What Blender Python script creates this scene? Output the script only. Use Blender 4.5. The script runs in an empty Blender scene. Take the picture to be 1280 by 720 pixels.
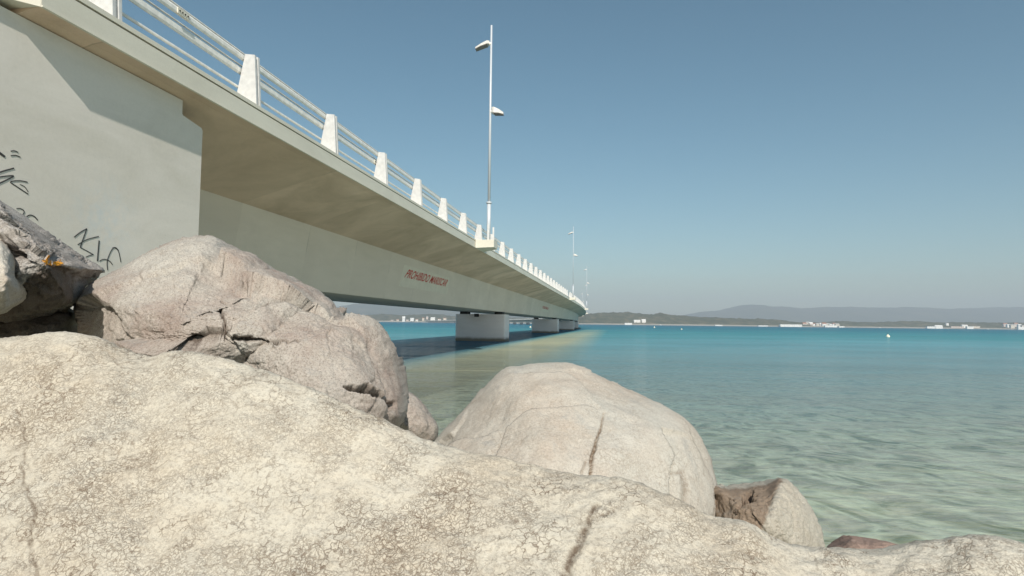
import bpy, bmesh, math, random
from mathutils import Vector, Matrix, noise
R = math.radians
random.seed(7)
scn = bpy.context.scene
col = scn.collection
CAMH = 1.6
F = 780.0

# ------------------------------------------------------------------ camera
cam_d = bpy.data.cameras.new('camera'); cam = bpy.data.objects.new('camera', cam_d); col.objects.link(cam)
cam_d.sensor_width = 36.0; cam_d.lens = 36.0*F/1280.0
cam_d.clip_start = 0.05; cam_d.clip_end = 60000
pitch = math.atan(43.8/F); roll = math.atan(0.012)
CAMR = Matrix.Rotation(R(90)+pitch, 3, 'X') @ Matrix.Rotation(roll, 3, 'Z')
cam.matrix_world = Matrix.Translation((0, 0, CAMH)) @ CAMR.to_4x4()
scn.camera = cam

# ------------------------------------------------------------------ light
TH = math.atan((767-640)/F)                     # heading of the bridge, right of +Y
U = Vector((math.sin(TH), math.cos(TH), 0)); N = Vector((-math.cos(TH), math.sin(TH), 0))
sun_dir = (U*1.23 + N*0.375 + Vector((0, 0, -1))).normalized()
elev = math.asin(-sun_dir.z); rot = math.atan2(-sun_dir.x, -sun_dir.y)
w = bpy.data.worlds.new('World'); scn.world = w; w.use_nodes = True
nt = w.node_tree; nt.nodes.clear()
sky = nt.nodes.new('ShaderNodeTexSky'); sky.sky_type = 'NISHITA'; sky.sun_disc = False
sky.sun_elevation = elev; sky.sun_rotation = rot
sky.air_density = 1.0; sky.dust_density = 0.9; sky.ozone_density = 1.6; sky.altitude = 0
hs = nt.nodes.new('ShaderNodeHueSaturation'); hs.inputs['Saturation'].default_value = 1.1; hs.inputs['Hue'].default_value = 0.485
bg = nt.nodes.new('ShaderNodeBackground'); bg.inputs[1].default_value = 0.079
wo = nt.nodes.new('ShaderNodeOutputWorld')
nt.links.new(sky.outputs[0], hs.inputs['Color']); gn = nt.nodes.new('ShaderNodeMix'); gn.data_type = 'RGBA'; gn.blend_type = 'MULTIPLY'; gn.inputs[0].default_value = 1.0; gn.inputs[7].default_value = (.95, 1.02, .965, 1)
nt.links.new(hs.outputs[0], gn.inputs[6]); nt.links.new(gn.outputs[2], bg.inputs[0]); nt.links.new(bg.outputs[0], wo.inputs[0])
sd = bpy.data.lights.new('sun', 'SUN'); sd.energy = 4.0; sd.angle = R(0.6); sd.color = (1.0, 0.94, 0.85)
so = bpy.data.objects.new('sun', sd); col.objects.link(so)
so.rotation_mode = 'QUATERNION'; so.rotation_quaternion = sun_dir.to_track_quat('-Z', 'Y'); so.location = (20, -40, 60)
scn.view_settings.view_transform = 'Standard'; scn.view_settings.look = 'None'
scn.view_settings.exposure = 0.3; scn.view_settings.gamma = 1.0
scn.cycles.volume_bounces = 0
scn.cycles.transparent_max_bounces = 12

# ------------------------------------------------------------------ helpers
def ray(px, py):
    return (CAMR @ Vector(((px-640)/F, -(py-360)/F, -1.0)))
def P(px, py, Y):                                # world point at depth Y (metres along +Y) seen at that pixel
    d = ray(px, py); k = Y/d.y
    return Vector((0, 0, CAMH)) + d*k
def horizon(px): return 403.8 + (px-640)*0.012
def interp(pts, x):
    if x <= pts[0][0]: return pts[0][1]
    for (a, b), (c, d) in zip(pts, pts[1:]):
        if x <= c:
            t = (x-a)/(c-a); return b+(d-b)*t
    return pts[-1][1]
def sinterp(pts, x):                              # smooth (catmull-rom) interpolation
    n = len(pts)
    if x <= pts[0][0]: return pts[0][1]
    if x >= pts[-1][0]: return pts[-1][1]
    for i in range(n-1):
        if x <= pts[i+1][0]: break
    x0, y0 = pts[i]; x1, y1 = pts[i+1]
    def slope(j):
        a = max(0, j-1); b = min(n-1, j+1)
        return (pts[b][1]-pts[a][1])/(pts[b][0]-pts[a][0])
    h = x1-x0; t = (x-x0)/h; m0 = slope(i)*h; m1 = slope(i+1)*h
    return (2*t**3-3*t*t+1)*y0+(t**3-2*t*t+t)*m0+(-2*t**3+3*t*t)*y1+(t**3-t*t)*m1
def fbm(p, f, o=4): return noise.fractal(Vector(p)*f, 1.0, 2.0, o)

def link(name, verts, faces, m, parent=None, smooth=False):
    me = bpy.data.meshes.new(name); me.from_pydata([tuple(v) for v in verts], [], faces); me.update()
    if m: me.materials.append(m)
    if smooth: me.polygons.foreach_set('use_smooth', [True]*len(me.polygons))
    o = bpy.data.objects.new(name, me); col.objects.link(o)
    if parent: o.parent = parent
    return o
class MB:
    def __init__(s): s.v = []; s.f = []
    def add(s, vs, fs):
        b = len(s.v); s.v += [Vector(v) for v in vs]; s.f += [tuple(b+i for i in f) for f in fs]
    def hexa(s, c):                                # 8 corners: bottom ring 0-3, top ring 4-7
        s.add(c, [(3,2,1,0),(4,5,6,7),(0,1,5,4),(1,2,6,5),(2,3,7,6),(3,0,4,7)])
    def box(s, x0, x1, y0, y1, z0, z1):
        s.hexa([(x0,y0,z0),(x1,y0,z0),(x1,y1,z0),(x0,y1,z0),(x0,y0,z1),(x1,y0,z1),(x1,y1,z1),(x0,y1,z1)])
    def tube(s, pts, rad, seg=10, cap=True):
        pts = [Vector(p) for p in pts]; rs = rad if isinstance(rad, (list, tuple)) else [rad]*len(pts)
        vs = []; n = len(pts)
        for i, p in enumerate(pts):
            d = (pts[min(i+1, n-1)]-pts[max(i-1, 0)]).normalized()
            a = d.orthogonal().normalized() if abs(d.z) > .9 else d.cross(Vector((0,0,1))).normalized()
            b = d.cross(a)
            for k in range(seg):
                t = 2*math.pi*k/seg; vs.append(p+(a*math.cos(t)+b*math.sin(t))*rs[i])
        fs = []
        for i in range(n-1):
            for k in range(seg):
                fs.append((i*seg+k, i*seg+(k+1)%seg, (i+1)*seg+(k+1)%seg, (i+1)*seg+k))
        if cap: fs += [tuple(reversed(range(seg))), tuple((n-1)*seg+k for k in range(seg))]
        s.add(vs, fs)
    def build(s, name, m, parent=None, smooth=False):
        o = link(name, s.v, s.f, m, None, smooth)
        bm = bmesh.new(); bm.from_mesh(o.data); bmesh.ops.recalc_face_normals(bm, faces=bm.faces); bm.to_mesh(o.data); bm.free()
        if parent:
            o.parent = parent; o.matrix_parent_inverse = parent.matrix_world.inverted() if False else Matrix.Translation(-parent.location)
        return o
def tag(o, label=None, cat=None, group=None, kind=None):
    for k, v in (('label', label), ('category', cat), ('group', group), ('kind', kind)):
        if v: o[k] = v
    return o
def empty(name, loc, label, cat, group=None):
    o = bpy.data.objects.new(name, None); col.objects.link(o); o.location = loc; o.empty_display_size = .3
    return tag(o, label, cat, group)

# ---- material helper
class Mat:
    def __init__(s, name):
        s.m = bpy.data.materials.new(name); s.m.use_nodes = True; s.t = s.m.node_tree
        s.t.nodes.clear(); s.out = s.n('ShaderNodeOutputMaterial')
    def n(s, typ, **kw):
        nd = s.t.nodes.new(typ)
        for k, v in kw.items(): setattr(nd, k, v)
        return nd
    def set(s, sock, v):
        if v is None: return
        if isinstance(v, bpy.types.NodeSocket): s.t.links.new(v, sock)
        else: sock.default_value = v
    def coord(s):
        return s.n('ShaderNodeNewGeometry').outputs['Position']
    def mapv(s, v, scale=(1,1,1), loc=(0,0,0), rot=(0,0,0)):
        m = s.n('ShaderNodeMapping'); s.set(m.inputs[0], v); m.inputs['Scale'].default_value = scale; m.inputs['Location'].default_value = loc; m.inputs['Rotation'].default_value = rot
        return m.outputs[0]
    def noise(s, v, scale, detail=4, rough=.5, dist=0):
        m = s.n('ShaderNodeTexNoise'); s.set(m.inputs['Vector'], v); m.inputs['Scale'].default_value = scale
        m.inputs['Detail'].default_value = detail; m.inputs['Roughness'].default_value = rough; m.inputs['Distortion'].default_value = dist
        return m.outputs[0]
    def vor(s, v, scale, feature='F1', out=0, rnd=1):
        m = s.n('ShaderNodeTexVoronoi', feature=feature); s.set(m.inputs['Vector'], v); m.inputs['Scale'].default_value = scale
        m.inputs['Randomness'].default_value = rnd
        return m.outputs[out]
    def ramp(s, v, stops, interp='LINEAR'):
        m = s.n('ShaderNodeValToRGB'); s.set(m.inputs[0], v); cr = m.color_ramp; cr.interpolation = interp
        while len(cr.elements) < len(stops): cr.elements.new(1)
        for e, (p, c) in zip(cr.elements, stops):
            e.position = p; e.color = (c, c, c, 1) if isinstance(c, (int, float)) else (*c, 1)
        return m.outputs[0]
    def mix(s, fac, a, b, blend='MIX'):
        m = s.n('ShaderNodeMix', data_type='RGBA', blend_type=blend)
        s.set(m.inputs[0], fac)
        for sock, v in ((m.inputs[6], a), (m.inputs[7], b)):
            if isinstance(v, tuple): v = (*v, 1) if len(v) == 3 else v
            s.set(sock, v)
        return m.outputs[2]
    def math(s, op, a, b=None, c=None, clamp=False):
        m = s.n('ShaderNodeMath', operation=op, use_clamp=clamp)
        s.set(m.inputs[0], a); s.set(m.inputs[1], b); s.set(m.inputs[2], c); return m.outputs[0]
    def attr(s, name): return s.n('ShaderNodeAttribute', attribute_name=name).outputs['Fac']
    def bump(s, h, strength=.5, dist=.01, normal=None):
        m = s.n('ShaderNodeBump'); m.inputs['Strength'].default_value = strength; m.inputs['Distance'].default_value = dist
        s.set(m.inputs['Height'], h); s.set(m.inputs['Normal'], normal); return m.outputs[0]
    def bsdf(s, color, rough=.8, normal=None, metal=0, spec=.3):
        b = s.n('ShaderNodeBsdfPrincipled')
        if isinstance(color, tuple): color = (*color, 1)
        s.set(b.inputs['Base Color'], color); s.set(b.inputs['Roughness'], rough); s.set(b.inputs['Normal'], normal)
        b.inputs['Metallic'].default_value = metal; b.inputs['Specular IOR Level'].default_value = spec
        s.t.links.new(b.outputs[0], s.out.inputs[0]); return s.m
def simple(name, c, rough=.7, metal=0, var=.12, scale=6):
    m = Mat(name); p = m.coord(); nz = m.noise(p, scale, 5)
    k = m.ramp(nz, [(.3, tuple(x*(1-var) for x in c)), (.7, tuple(min(1, x*(1+var)) for x in c))])
    return m.bsdf(k, rough, None, metal)

def concrete(name, c, stain, amt, joints=0.0, blue=None):
    m = Mat(name); p = m.coord()
    big = m.noise(m.mapv(p, (.35, .35, .9)), 1.3, 6, .62, .6)
    c1 = m.mix(m.ramp(big, [(.38, 0.0), (.68, amt)]), c, stain)
    hor = m.noise(m.mapv(p, (.5, .5, 5)), 1.5, 4, .6)
    c1 = m.mix(m.ramp(hor, [(.45, 0.0), (.75, .25)]), c1, tuple(x*.8 for x in c))
    fine = m.noise(p, 22, 6, .7)
    c1 = m.mix(m.ramp(fine, [(.3, .0), (.75, .22)]), c1, tuple(min(1, x*1.25) for x in c))
    pits = m.vor(p, 9, 'F1', 0)
    c1 = m.mix(m.ramp(pits, [(.02, .55), (.055, 0.0)]), c1, tuple(x*.45 for x in c))
    if joints:
        # formwork joints: thin lines across the bridge every few metres
        d = m.n('ShaderNodeVectorMath', operation='DOT_PRODUCT'); m.set(d.inputs[0], p); d.inputs[1].default_value = U
        sft = m.math('ADD', d.outputs['Value'], m.math('MULTIPLY', m.noise(p, .7, 2), .06))
        fr = m.math('FRACT', m.math('DIVIDE', sft, joints))
        ln = m.ramp(fr, [(0, 1.0), (.004, 1.0), (.01, 0.0), (1, 0.0)])
        wn = m.n('ShaderNodeTexWhiteNoise', noise_dimensions='1D'); m.set(wn.inputs['W'], m.math('FLOOR', m.math('DIVIDE', sft, joints)))
        c1 = m.mix(m.math('MULTIPLY', wn.outputs['Value'], .35), c1, stain)
        brk = m.ramp(m.noise(p, 1.1, 3), [(.48, 0.0), (.6, .5)])
        c1 = m.mix(m.math('MULTIPLY', ln, brk), c1, tuple(x*.35 for x in c))
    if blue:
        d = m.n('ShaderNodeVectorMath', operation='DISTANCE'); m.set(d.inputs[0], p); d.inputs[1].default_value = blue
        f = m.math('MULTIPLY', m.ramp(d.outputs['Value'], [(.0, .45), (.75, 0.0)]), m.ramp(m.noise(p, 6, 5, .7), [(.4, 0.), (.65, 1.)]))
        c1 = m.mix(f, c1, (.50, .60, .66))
    if 'pier' in name:
        sp = m.n('ShaderNodeSeparateXYZ'); m.set(sp.inputs[0], p)
        zz = m.math('ADD', sp.outputs[2], m.math('MULTIPLY', m.noise(p, 1.6, 4), -.25))
        c1 = m.mix(m.ramp(zz, [(.0, .9), (.10, .75), (.16, .35), (.30, 0.)]), c1, (.13, .11, .075))
    nrm = m.bump(m.noise(p, 45, 6, .7), .25, .006)
    return m.bsdf(c1, .88, nrm, 0, .2)

# ------------------------------------------------------------------ bridge path
S0, RAD, ARC = 110.0, 2200.0, R(23.0)
def path(s):
    o = Vector((0, 0, 0))
    if s <= S0: return o+U*s, U, N
    c = o+U*S0+N*RAD
    a = min((s-S0)/RAD, ARC)
    rm = Matrix.Rotation(a, 3, 'Z'); u = rm@U; n = rm@N
    p = c-n*RAD
    if s > S0+ARC*RAD: p = p+u*(s-S0-ARC*RAD)
    return p, u, n
CL = math.cos(TH)
def B(s, L, H):                                  # station along bridge, metres left of camera line, height above camera
    p, u, n = path(s); q = p+n*(L*CL); q.z = CAMH+H; return q
def Zs(Z): return Z/CL + 0.0                     # approx station for image depth on the left side
# an image depth Z at lateral L corresponds to station s = Z*cos + X*sin
def st(Z, L):
    X = Z*math.tan(TH)-L
    return Z*math.cos(TH)+X*math.sin(TH)
SEND = 2010.0
def stations(a, b):
    out = [a]; s = a
    while s < b:
        s += 6 if s < S0+30 else (12 if s < 400 else 40)
        out.append(min(s, b))
    return out
def sweep(name, prof, ss, m, parent=None, mb=None):
    own = mb is None
    if own: mb = MB()
    n = len(prof); vs = [B(s, L, H) for s in ss for (L, H) in prof]; fs = []
    for i in range(len(ss)-1):
        for k in range(n):
            fs.append((i*n+k, i*n+(k+1) % n, (i+1)*n+(k+1) % n, (i+1)*n+k))
    fs += [tuple(range(n)), tuple((len(ss)-1)*n+k for k in range(n))]
    mb.add(vs, fs)
    if own: return mb.build(name, m, parent)

# ------------------------------------------------------------------ materials
M_web = concrete('web_concrete', (.72, .63, .54), (.58, .50, .42), .5, 3.6)
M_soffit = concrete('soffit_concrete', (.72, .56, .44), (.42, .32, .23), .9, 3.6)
M_fascia = concrete('fascia_concrete', (.68, .65, .56), (.54, .51, .43), .6)
wallpt = None
def on_plane(px, py, L):
    d = ray(px, py); k = (L*CL)/d.dot(N)
    return Vector((0, 0, CAMH))+d*k
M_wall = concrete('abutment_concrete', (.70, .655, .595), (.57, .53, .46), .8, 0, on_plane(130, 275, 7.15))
M_pier = concrete('pier_concrete', (.70, .66, .66), (.60, .55, .54), .5)
M_white = simple('white_paint', (.78, .77, .73), .55, 0, .12, 9)
M_post = simple('post_paint', (.57, .57, .56), .6, 0, .10, 11)
M_dark = simple('black_rubber', (.03, .03, .03), .7)
M_asph = simple('asphalt', (.05, .05, .05), .9, 0, .2, 30)

# ================================================================== SETTING
# seabed and shore in one sheet
def ground_z(x, y):
    d = y - 4.2 - 0.12*x                          # distance out from the waterline
    # embankment to the left under the bridge
    if d < 0:
        z = -0.12 - 0.30*d
        z = min(z, .75)
    else:
        z = -0.12 - 1.9*(1-math.exp(-d/16.0)) - 5.0*(1-math.exp(-d/260.0))
    lx = -x-4.5
    if lx > 0 and y < 16:
        z = max(z, min(.9, lx*.35)*max(0, min(1, (15-y)/5)) + z*0 - .1)
    return z
def build_ground():
    xs = [-9000, -4000, -1500, -500, -150, -60, -30]+[-20+i*.5 for i in range(81)]+[24, 30, 45, 80, 200, 600, 2000, 5000, 9000]
    ys = [-60, -25, -12, -6]+[-4+i*.4 for i in range(76)]+[28, 31, 35, 40, 48, 60, 80, 110, 160, 250, 400, 700, 1200, 2000, 3200, 5200, 10300]
    V = []; Fc = []
    for y in ys:
        for x in xs:
            z = ground_z(x, y)
            if abs(x) < 30 and y < 40: z += .07*fbm((x, y, 1), .8, 4)
            V.append((x, y, z))
    nx = len(xs)
    for j in range(len(ys)-1):
        for i in range(nx-1):
            a = j*nx+i; Fc.append((a, a+1, a+nx+1, a+nx))
    m = Mat('sand_and_weed'); p = m.coord()
    a = m.noise(m.mapv(p, (1, .6, 1)), .95, 8, .66, 1.6)
    c = m.ramp(a, [(.38, (.13, .15, .09)), (.46, (.31, .30, .21)), (.54, (.52, .47, .37)), (.66, (.64, .57, .47))])
    # sand ripples, with wavy water light painted as pale winding ridges
    q = m.mapv(p, (1, .42, 1), (0, 0, 0), (0, 0, R(-28)))
    rd = m.noise(q, .55, 3, .5, 1.8)
    ridge = m.ramp(m.math('ABSOLUTE', m.math('SUBTRACT', rd, .5)), [(0, .8), (.03, .5), (.08, 0.)])
    c = m.mix(ridge, c, (.74, .72, .58))  # pale ridges painted in for the wavy water light
    st_ = m.vor(p, 3.2, 'SMOOTH_F1', 0)
    c = m.mix(m.ramp(st_, [(.15, .35), (.4, 0.)]), c, (.12, .12, .08))
    m.bsdf(c, .95, m.bump(m.noise(p, 6, 5), .5, .05))
    return tag(link('seabed', V, Fc, m.m, None, True), kind='structure')
build_ground()

def build_water():
    V = [(-9000, -60, 0), (9000, -60, 0), (9000, 10300, 0), (-9000, 10300, 0)]
    m = Mat('sea_water'); p = m.coord()
    sep = m.n('ShaderNodeSeparateXYZ'); m.set(sep.inputs[0], p)
    d = m.math('SUBTRACT', sep.outputs[1], m.math('MULTIPLY', sep.outputs[0], .12))
    wob = m.math('MULTIPLY', m.math('SUBTRACT', m.noise(m.mapv(p, (.5, 1, 1)), .035, 4, .55, .5), .5), .55)
    lg = m.math('ADD', m.math('LOGARITHM', m.math('MAXIMUM', d, 2.0), 10.0), wob)          # log10 distance
    t = m.math('DIVIDE', lg, 3.5)
    opac = m.ramp(t, [(.17, .04), (.25, .17), (.36, .45), (.50, .88), (.62, 1.0)])
    body = m.ramp(t, [(.20, (.50, .60, .50)), (.30, (.40, .60, .60)), (.40, (.30, .56, .60)), (.48, (.18, .44, .50)), (.58, (.085, .31, .35)), (.70, (.05, .21, .28)), (.9, (.04, .16, .25))])
    dl = m.n('ShaderNodeVectorMath', operation='DOT_PRODUCT'); m.set(dl.inputs[0], p); dl.inputs[1].default_value = N
    refl_band = m.math('MULTIPLY', m.ramp(m.math('MULTIPLY', dl.outputs['Value'], .05), [(.06, 0.), (.20, 1.), (.33, 1.), (.43, 0.)]), m.ramp(t, [(.52, .8), (.66, 0.)]))
    body = m.mix(refl_band, body, (.62, .58, .36))  # olive bed colour, banded to paint the deck's reflection on the water
    shade_band = m.math('MULTIPLY', m.ramp(m.math('MULTIPLY', dl.outputs['Value'], .05), [(.38, 0.), (.45, 1.), (.66, 1.), (.85, 0.)]), m.ramp(t, [(.30, 0.), (.38, 1.), (.62, 1.), (.7, 0.)]))
    body = m.mix(shade_band, body, (.03, .12, .20)); opac = m.math('MAXIMUM', opac, shade_band)  # dark blue painted in for the deck's shadow on the water
    patch = m.noise(m.mapv(p, (.35, 1, 1)), .11, 5, .6, .6)
    body = m.mix(m.ramp(patch, [(.35, .0), (.7, .35)]), body, (.035, .16, .20))
    df = m.n('ShaderNodeBsdfDiffuse'); m.set(df.inputs[0], body)
    tr = m.n('ShaderNodeBsdfTransparent'); tr.inputs[0].default_value = (.935, 1.0, .955, 1)
    mx = m.n('ShaderNodeMixShader'); m.set(mx.inputs[0], opac); m.set(mx.inputs[1], tr.outputs[0]); m.set(mx.inputs[2], df.outputs[0])
    # waves
    w1 = m.noise(m.mapv(p, (.45, 1, 1), rot=(0, 0, R(8))), 1.6, 5, .6, .4)
    w2 = m.noise(m.mapv(p, (.5, 1, 1), rot=(0, 0, R(-14))), 6.5, 4, .6, .3)
    w3 = m.noise(m.mapv(p, (.4, 1, 1)), .22, 4, .55)
    far = m.math('MINIMUM', m.math('MAXIMUM', m.math('DIVIDE', d, 14.0), 1.0), 7.0)
    w1 = m.math('MULTIPLY', w1, far); w3 = m.math('MULTIPLY', w3, far)
    n = m.bump(w1, 1.0, .075); n = m.bump(w2, 1.0, .028, n); n = m.bump(w3, 1.0, .45, n)
    gl = m.n('ShaderNodeBsdfGlossy'); gl.inputs['Roughness'].default_value = .06; m.set(gl.inputs['Normal'], n)
    fr = m.n('ShaderNodeFresnel'); fr.inputs[0].default_value = 1.33; m.set(fr.inputs['Normal'], n)
    fin = m.n('ShaderNodeMixShader'); bf = m.math('SUBTRACT', 1.0, m.n('ShaderNodeNewGeometry').outputs['Backfacing'])
    m.set(fin.inputs[0], m.math('MULTIPLY', m.math('MULTIPLY', fr.outputs[0], bf), m.ramp(t, [(.25, .9), (.45, .8), (.6, .6)]))); m.set(fin.inputs[1], mx.outputs[0]); m.set(fin.inputs[2], gl.outputs[0])
    m.t.links.new(fin.outputs[0], m.out.inputs[0])
    return tag(link('water', V, [(0, 1, 2, 3)], m.m), kind='structure')
build_water()

# ---- far land: ridges are solid height fields with real width and depth
def land(name, prof, Y, depth, m, kind, nx=260, ny=14, rough=0.0, rf=.01, base=-2.0, shape=1.0, front=.5):
    x0, x1 = prof[0][0], prof[-1][0]; V = []; Fc = []
    for j in range(ny+1):
        v = j/ny; yy = Y + (v-front)*depth
        sh = math.sin(math.pi*v)**shape
        for i in range(nx+1):
            px = x0+(x1-x0)*i/nx
            top = (horizon(px)-sinterp(prof, px))*Y/F + CAMH
            X = (px-640)/F*Y*1.0
            q = (X, yy, 0)
            h = base+(top-base)*sh
            edge = min(1, (px-x0)/12, (x1-px)/12); edge = max(0, edge)
            h = base+(h-base)*edge
            if rough: h += rough*sh*edge*(fbm(q, rf, 5)+.6*fbm(q, rf*5, 3))
            V.append((X, yy, h))
    n = nx+1
    for j in range(ny):
        for i in range(nx):
            a = j*n+i; Fc.append((a, a+1, a+n+1, a+n))
    return tag(link(name, V, Fc, m, None, True), kind=kind)
mh = Mat('hill_scrub'); ph = mh.coord(); kk = mh.noise(ph, .004, 7, .65)
mh.bsdf(mh.ramp(kk, [(.35, (.035, .05, .03)), (.55, (.07, .08, .045)), (.75, (.14, .12, .08))]), .95)
mw = Mat('wood_foliage'); pw = mw.coord(); kk = mw.noise(pw, .03, 6, .7)
mw.bsdf(mw.ramp(kk, [(.32, (.03, .045, .025)), (.52, (.08, .085, .05)), (.72, (.19, .155, .10))]), .95)
msand = simple('beach_sand', (.36, .34, .29), .95, 0, .1, .02)
land('mountain_ridge', [(846, 400), (858, 394.5), (876, 390), (900, 387.8), (920, 384), (932, 380.8), (944, 380.6), (957, 383), (976, 383.6), (992, 385.6), (1010, 385.2), (1030, 384.4), (1055, 384.6), (1080, 385.2), (1120, 384.4), (1146, 383.8), (1180, 385.3), (1230, 385), (1260, 384), (1300, 384), (1350, 387), (1400, 384), (1480, 388), (1560, 392)], 8600, 2600, mh.m, 'structure', 420, 18, 14, .0016)
land('mountain_ridge', [(200, 398), (300, 392), (380, 387), (428, 383.2), (442, 381), (452, 379.5), (480, 379), (520, 382), (545, 386), (575, 390), (610, 392.5), (650, 394), (690, 396), (740, 398)], 7200, 2200, mh.m, 'structure', 240, 16, 12, .0016)
land('wooded_hill', [(330, 400), (380, 397), (450, 394.5), (480, 393), (510, 394), (540, 392.5), (570, 395), (620, 397), (660, 397), (700, 398), (740, 399)], 3300, 500, mw.m, 'structure', 300, 12, 5, .02)
land('headland_wood', [(700, 399), (728, 394), (738, 392.3), (746, 391.2), (760, 391), (778, 390.4), (795, 391.2), (808, 392.8), (818, 393), (826, 391.4), (833, 393.4), (850, 394.6), (862, 395.6), (880, 396.6), (905, 397.6), (930, 398.8), (955, 399.2), (975, 400.6), (995, 403.5), (1004, 405.5)], 2600, 420, mw.m, 'structure', 420, 14, 5, .03)
land('shore_wood', [(965, 405), (985, 403.4), (1010, 403.2), (1040, 402.2), (1050, 401.6), (1075, 402.6), (1100, 402.8), (1128, 401.6), (1150, 401.6), (1172, 403.2), (1200, 402.8), (1230, 403.3), (1260, 403.5), (1300, 404), (1360, 404), (1420, 403), (1500, 404)], 2800, 300, mw.m, 'structure', 420, 12, 3.5, .03)
land('beach', [(690, 403.9), (760, 404.2), (900, 405.9), (1000, 407.2), (1280, 410.6), (1500, 413.2)], 2400, 60, msand, 'structure', 120, 6, 0, .02, -1)
land('beach', [(300, 398.6), (420, 400.1), (560, 401.9), (700, 403.6)], 3000, 60, msand, 'structure', 80, 6, 0, .02, -1)

# haze
def build_haze():
    mb = MB(); mb.box(-9500, 9500, -400, 10800, -9, 480)
    m = Mat('haze_air'); v = m.n('ShaderNodeVolumePrincipled')
    v.inputs['Color'].default_value = (.80, .90, 1.0, 1); v.inputs['Density'].default_value = 1.6e-4; v.inputs['Anisotropy'].default_value = .0
    m.t.links.new(v.outputs[0], m.out.inputs['Volume'])
    return tag(mb.build('haze', m.m), kind='stuff')
build_haze()

# ================================================================== BRIDGE
bridge = empty('bridge', (B(12, 11.7, 0).x, B(12, 11.7, 0).y, 0), 'long pale concrete road bridge crossing the bay on piers and curving left in the distance', 'bridge')
SJ = st(7.25, 6.85)                                # where the overhang starts, placed for the wall's diagonal shadow
ss = stations(SJ, SEND)
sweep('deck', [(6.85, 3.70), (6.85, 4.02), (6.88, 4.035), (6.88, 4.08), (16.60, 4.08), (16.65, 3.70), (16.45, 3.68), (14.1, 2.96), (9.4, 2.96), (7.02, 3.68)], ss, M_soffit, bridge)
mb = MB()
sweep('', [(6.835, 3.695), (6.835, 4.02), (6.849, 4.02), (6.849, 3.695)], ss, None, None, mb)
sweep('', [(6.815, 3.70), (6.815, 3.72), (6.834, 3.72), (6.834, 3.70)], ss, None, None, mb)
sweep('', [(6.825, 4.045), (6.825, 4.115), (6.879, 4.115), (6.879, 4.045)], ss, None, None, mb)
mb.build('fascia', M_fascia, bridge)
sweep('kerb', [(6.882, 4.083), (6.91, 4.125), (7.30, 4.37), (7.42, 4.37), (7.42, 4.083)], ss, M_fascia, bridge)
sweep('girder', [(9.4, 2.957), (9.72, .97), (13.8, .97), (14.1, 2.957)], stations(st(10.75, 9.4), SEND), M_web, bridge)
sweep('carriageway', [(7.45, 4.09), (7.45, 4.13), (16.2, 4.13), (16.2, 4.09)], ss, M_asph, bridge)
# approach slab, its edge set back to shape the wall's diagonal shadow
mb = MB(); rings = [(-12, 7.045), (SJ-.22, 7.045), (SJ-.003, 6.84)]
vs = [B(s_, L_, H_) for s_, lo_ in rings for L_, H_ in ((lo_, 3.70), (lo_, 4.08), (16.6, 4.08), (16.6, 3.70))]
mb.add(vs, [(i*4+k, i*4+(k+1) % 4, i*4+4+(k+1) % 4, i*4+4+k) for i in range(2) for k in range(4)]+[(0, 1, 2, 3), (8, 9, 10, 11)])
mb.build('approach_slab', M_fascia, bridge)

# railing posts: tapered fins
PITCH = 3.50
def post_mb(mb, s, mirror=False):
    # two tapered plates set across the deck edge with a recessed web between them
    def lc(L): return 23.5-L if mirror else L
    def plate(s0, s1, i0=0.0):
        lo = ((6.89+i0, 4.12), (7.32-i0, 4.372)); hi = ((6.965+i0, 5.13-i0*.5), (7.17-i0, 5.16-i0*.5))
        mb.hexa([B(s0, lc(lo[0][0]), lo[0][1]), B(s1, lc(lo[0][0]), lo[0][1]), B(s1, lc(lo[1][0]), lo[1][1]), B(s0, lc(lo[1][0]), lo[1][1]),
                 B(s0, lc(hi[0][0]), hi[0][1]), B(s1, lc(hi[0][0]), hi[0][1]), B(s1, lc(hi[1][0]), hi[1][1]), B(s0, lc(hi[1][0]), hi[1][1])])
    plate(s-.085, s-.03); plate(s-.029, s+.029, .03); plate(s+.03, s+.085)
ks = [st(11.92, 7.05)+PITCH*k for k in range(-3, 580)]
lamp_s = [st(31.5, 6.4), st(98, 6.4), st(165, 6.4), st(232, 6.4), st(299, 6.4), st(366, 6.4), st(433, 6.4)]
post_s = [s for s in ks if s > SJ+.5 and not any(abs(s-q) < 1.0 for q in lamp_s[:2]) and s < SEND]
for s in post_s[:98]:
    mb = MB(); post_mb(mb, s); mb.build('railing_post', M_post, bridge)
mb = MB()
for s in post_s[98:]: post_mb(mb, s)
for s in ks:
    if SJ+.5 < s < SEND: post_mb(mb, s, True)
tag(mb.build('railing_post', M_post, bridge), kind='stuff')
# rails: rounded box tubes in sections
def rail(name, L, H, h, wd, a, b):
    p = [(L-wd, H+h*.25), (L-wd, H+h*.75), (L-wd*.4, H+h), (L+wd*.4, H+h), (L+wd, H+h*.75), (L+wd, H+h*.25), (L+wd*.4, H), (L-wd*.4, H)]
    return sweep(name, p, stations(a, b), M_white, bridge)
a0 = SJ+.05
rail('top_rail', 7.225, 5.03, .12, .028, a0, SEND)
rail('handrail', 7.30, 5.215, .03, .02, a0, SEND)
rail('middle_rail', 7.285, 4.77, .14, .028, a0, SEND)
rail('middle_rail', 7.36, 4.99, .03, .02, a0, SEND)
rail('lower_rail', 7.32, 4.50, .05, .022, a0, SEND)
rail('top_rail', 16.42, 4.925, .125, .05, a0, SEND)
rail('middle_rail', 16.42, 4.625, .125, .05, a0, SEND)
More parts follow.
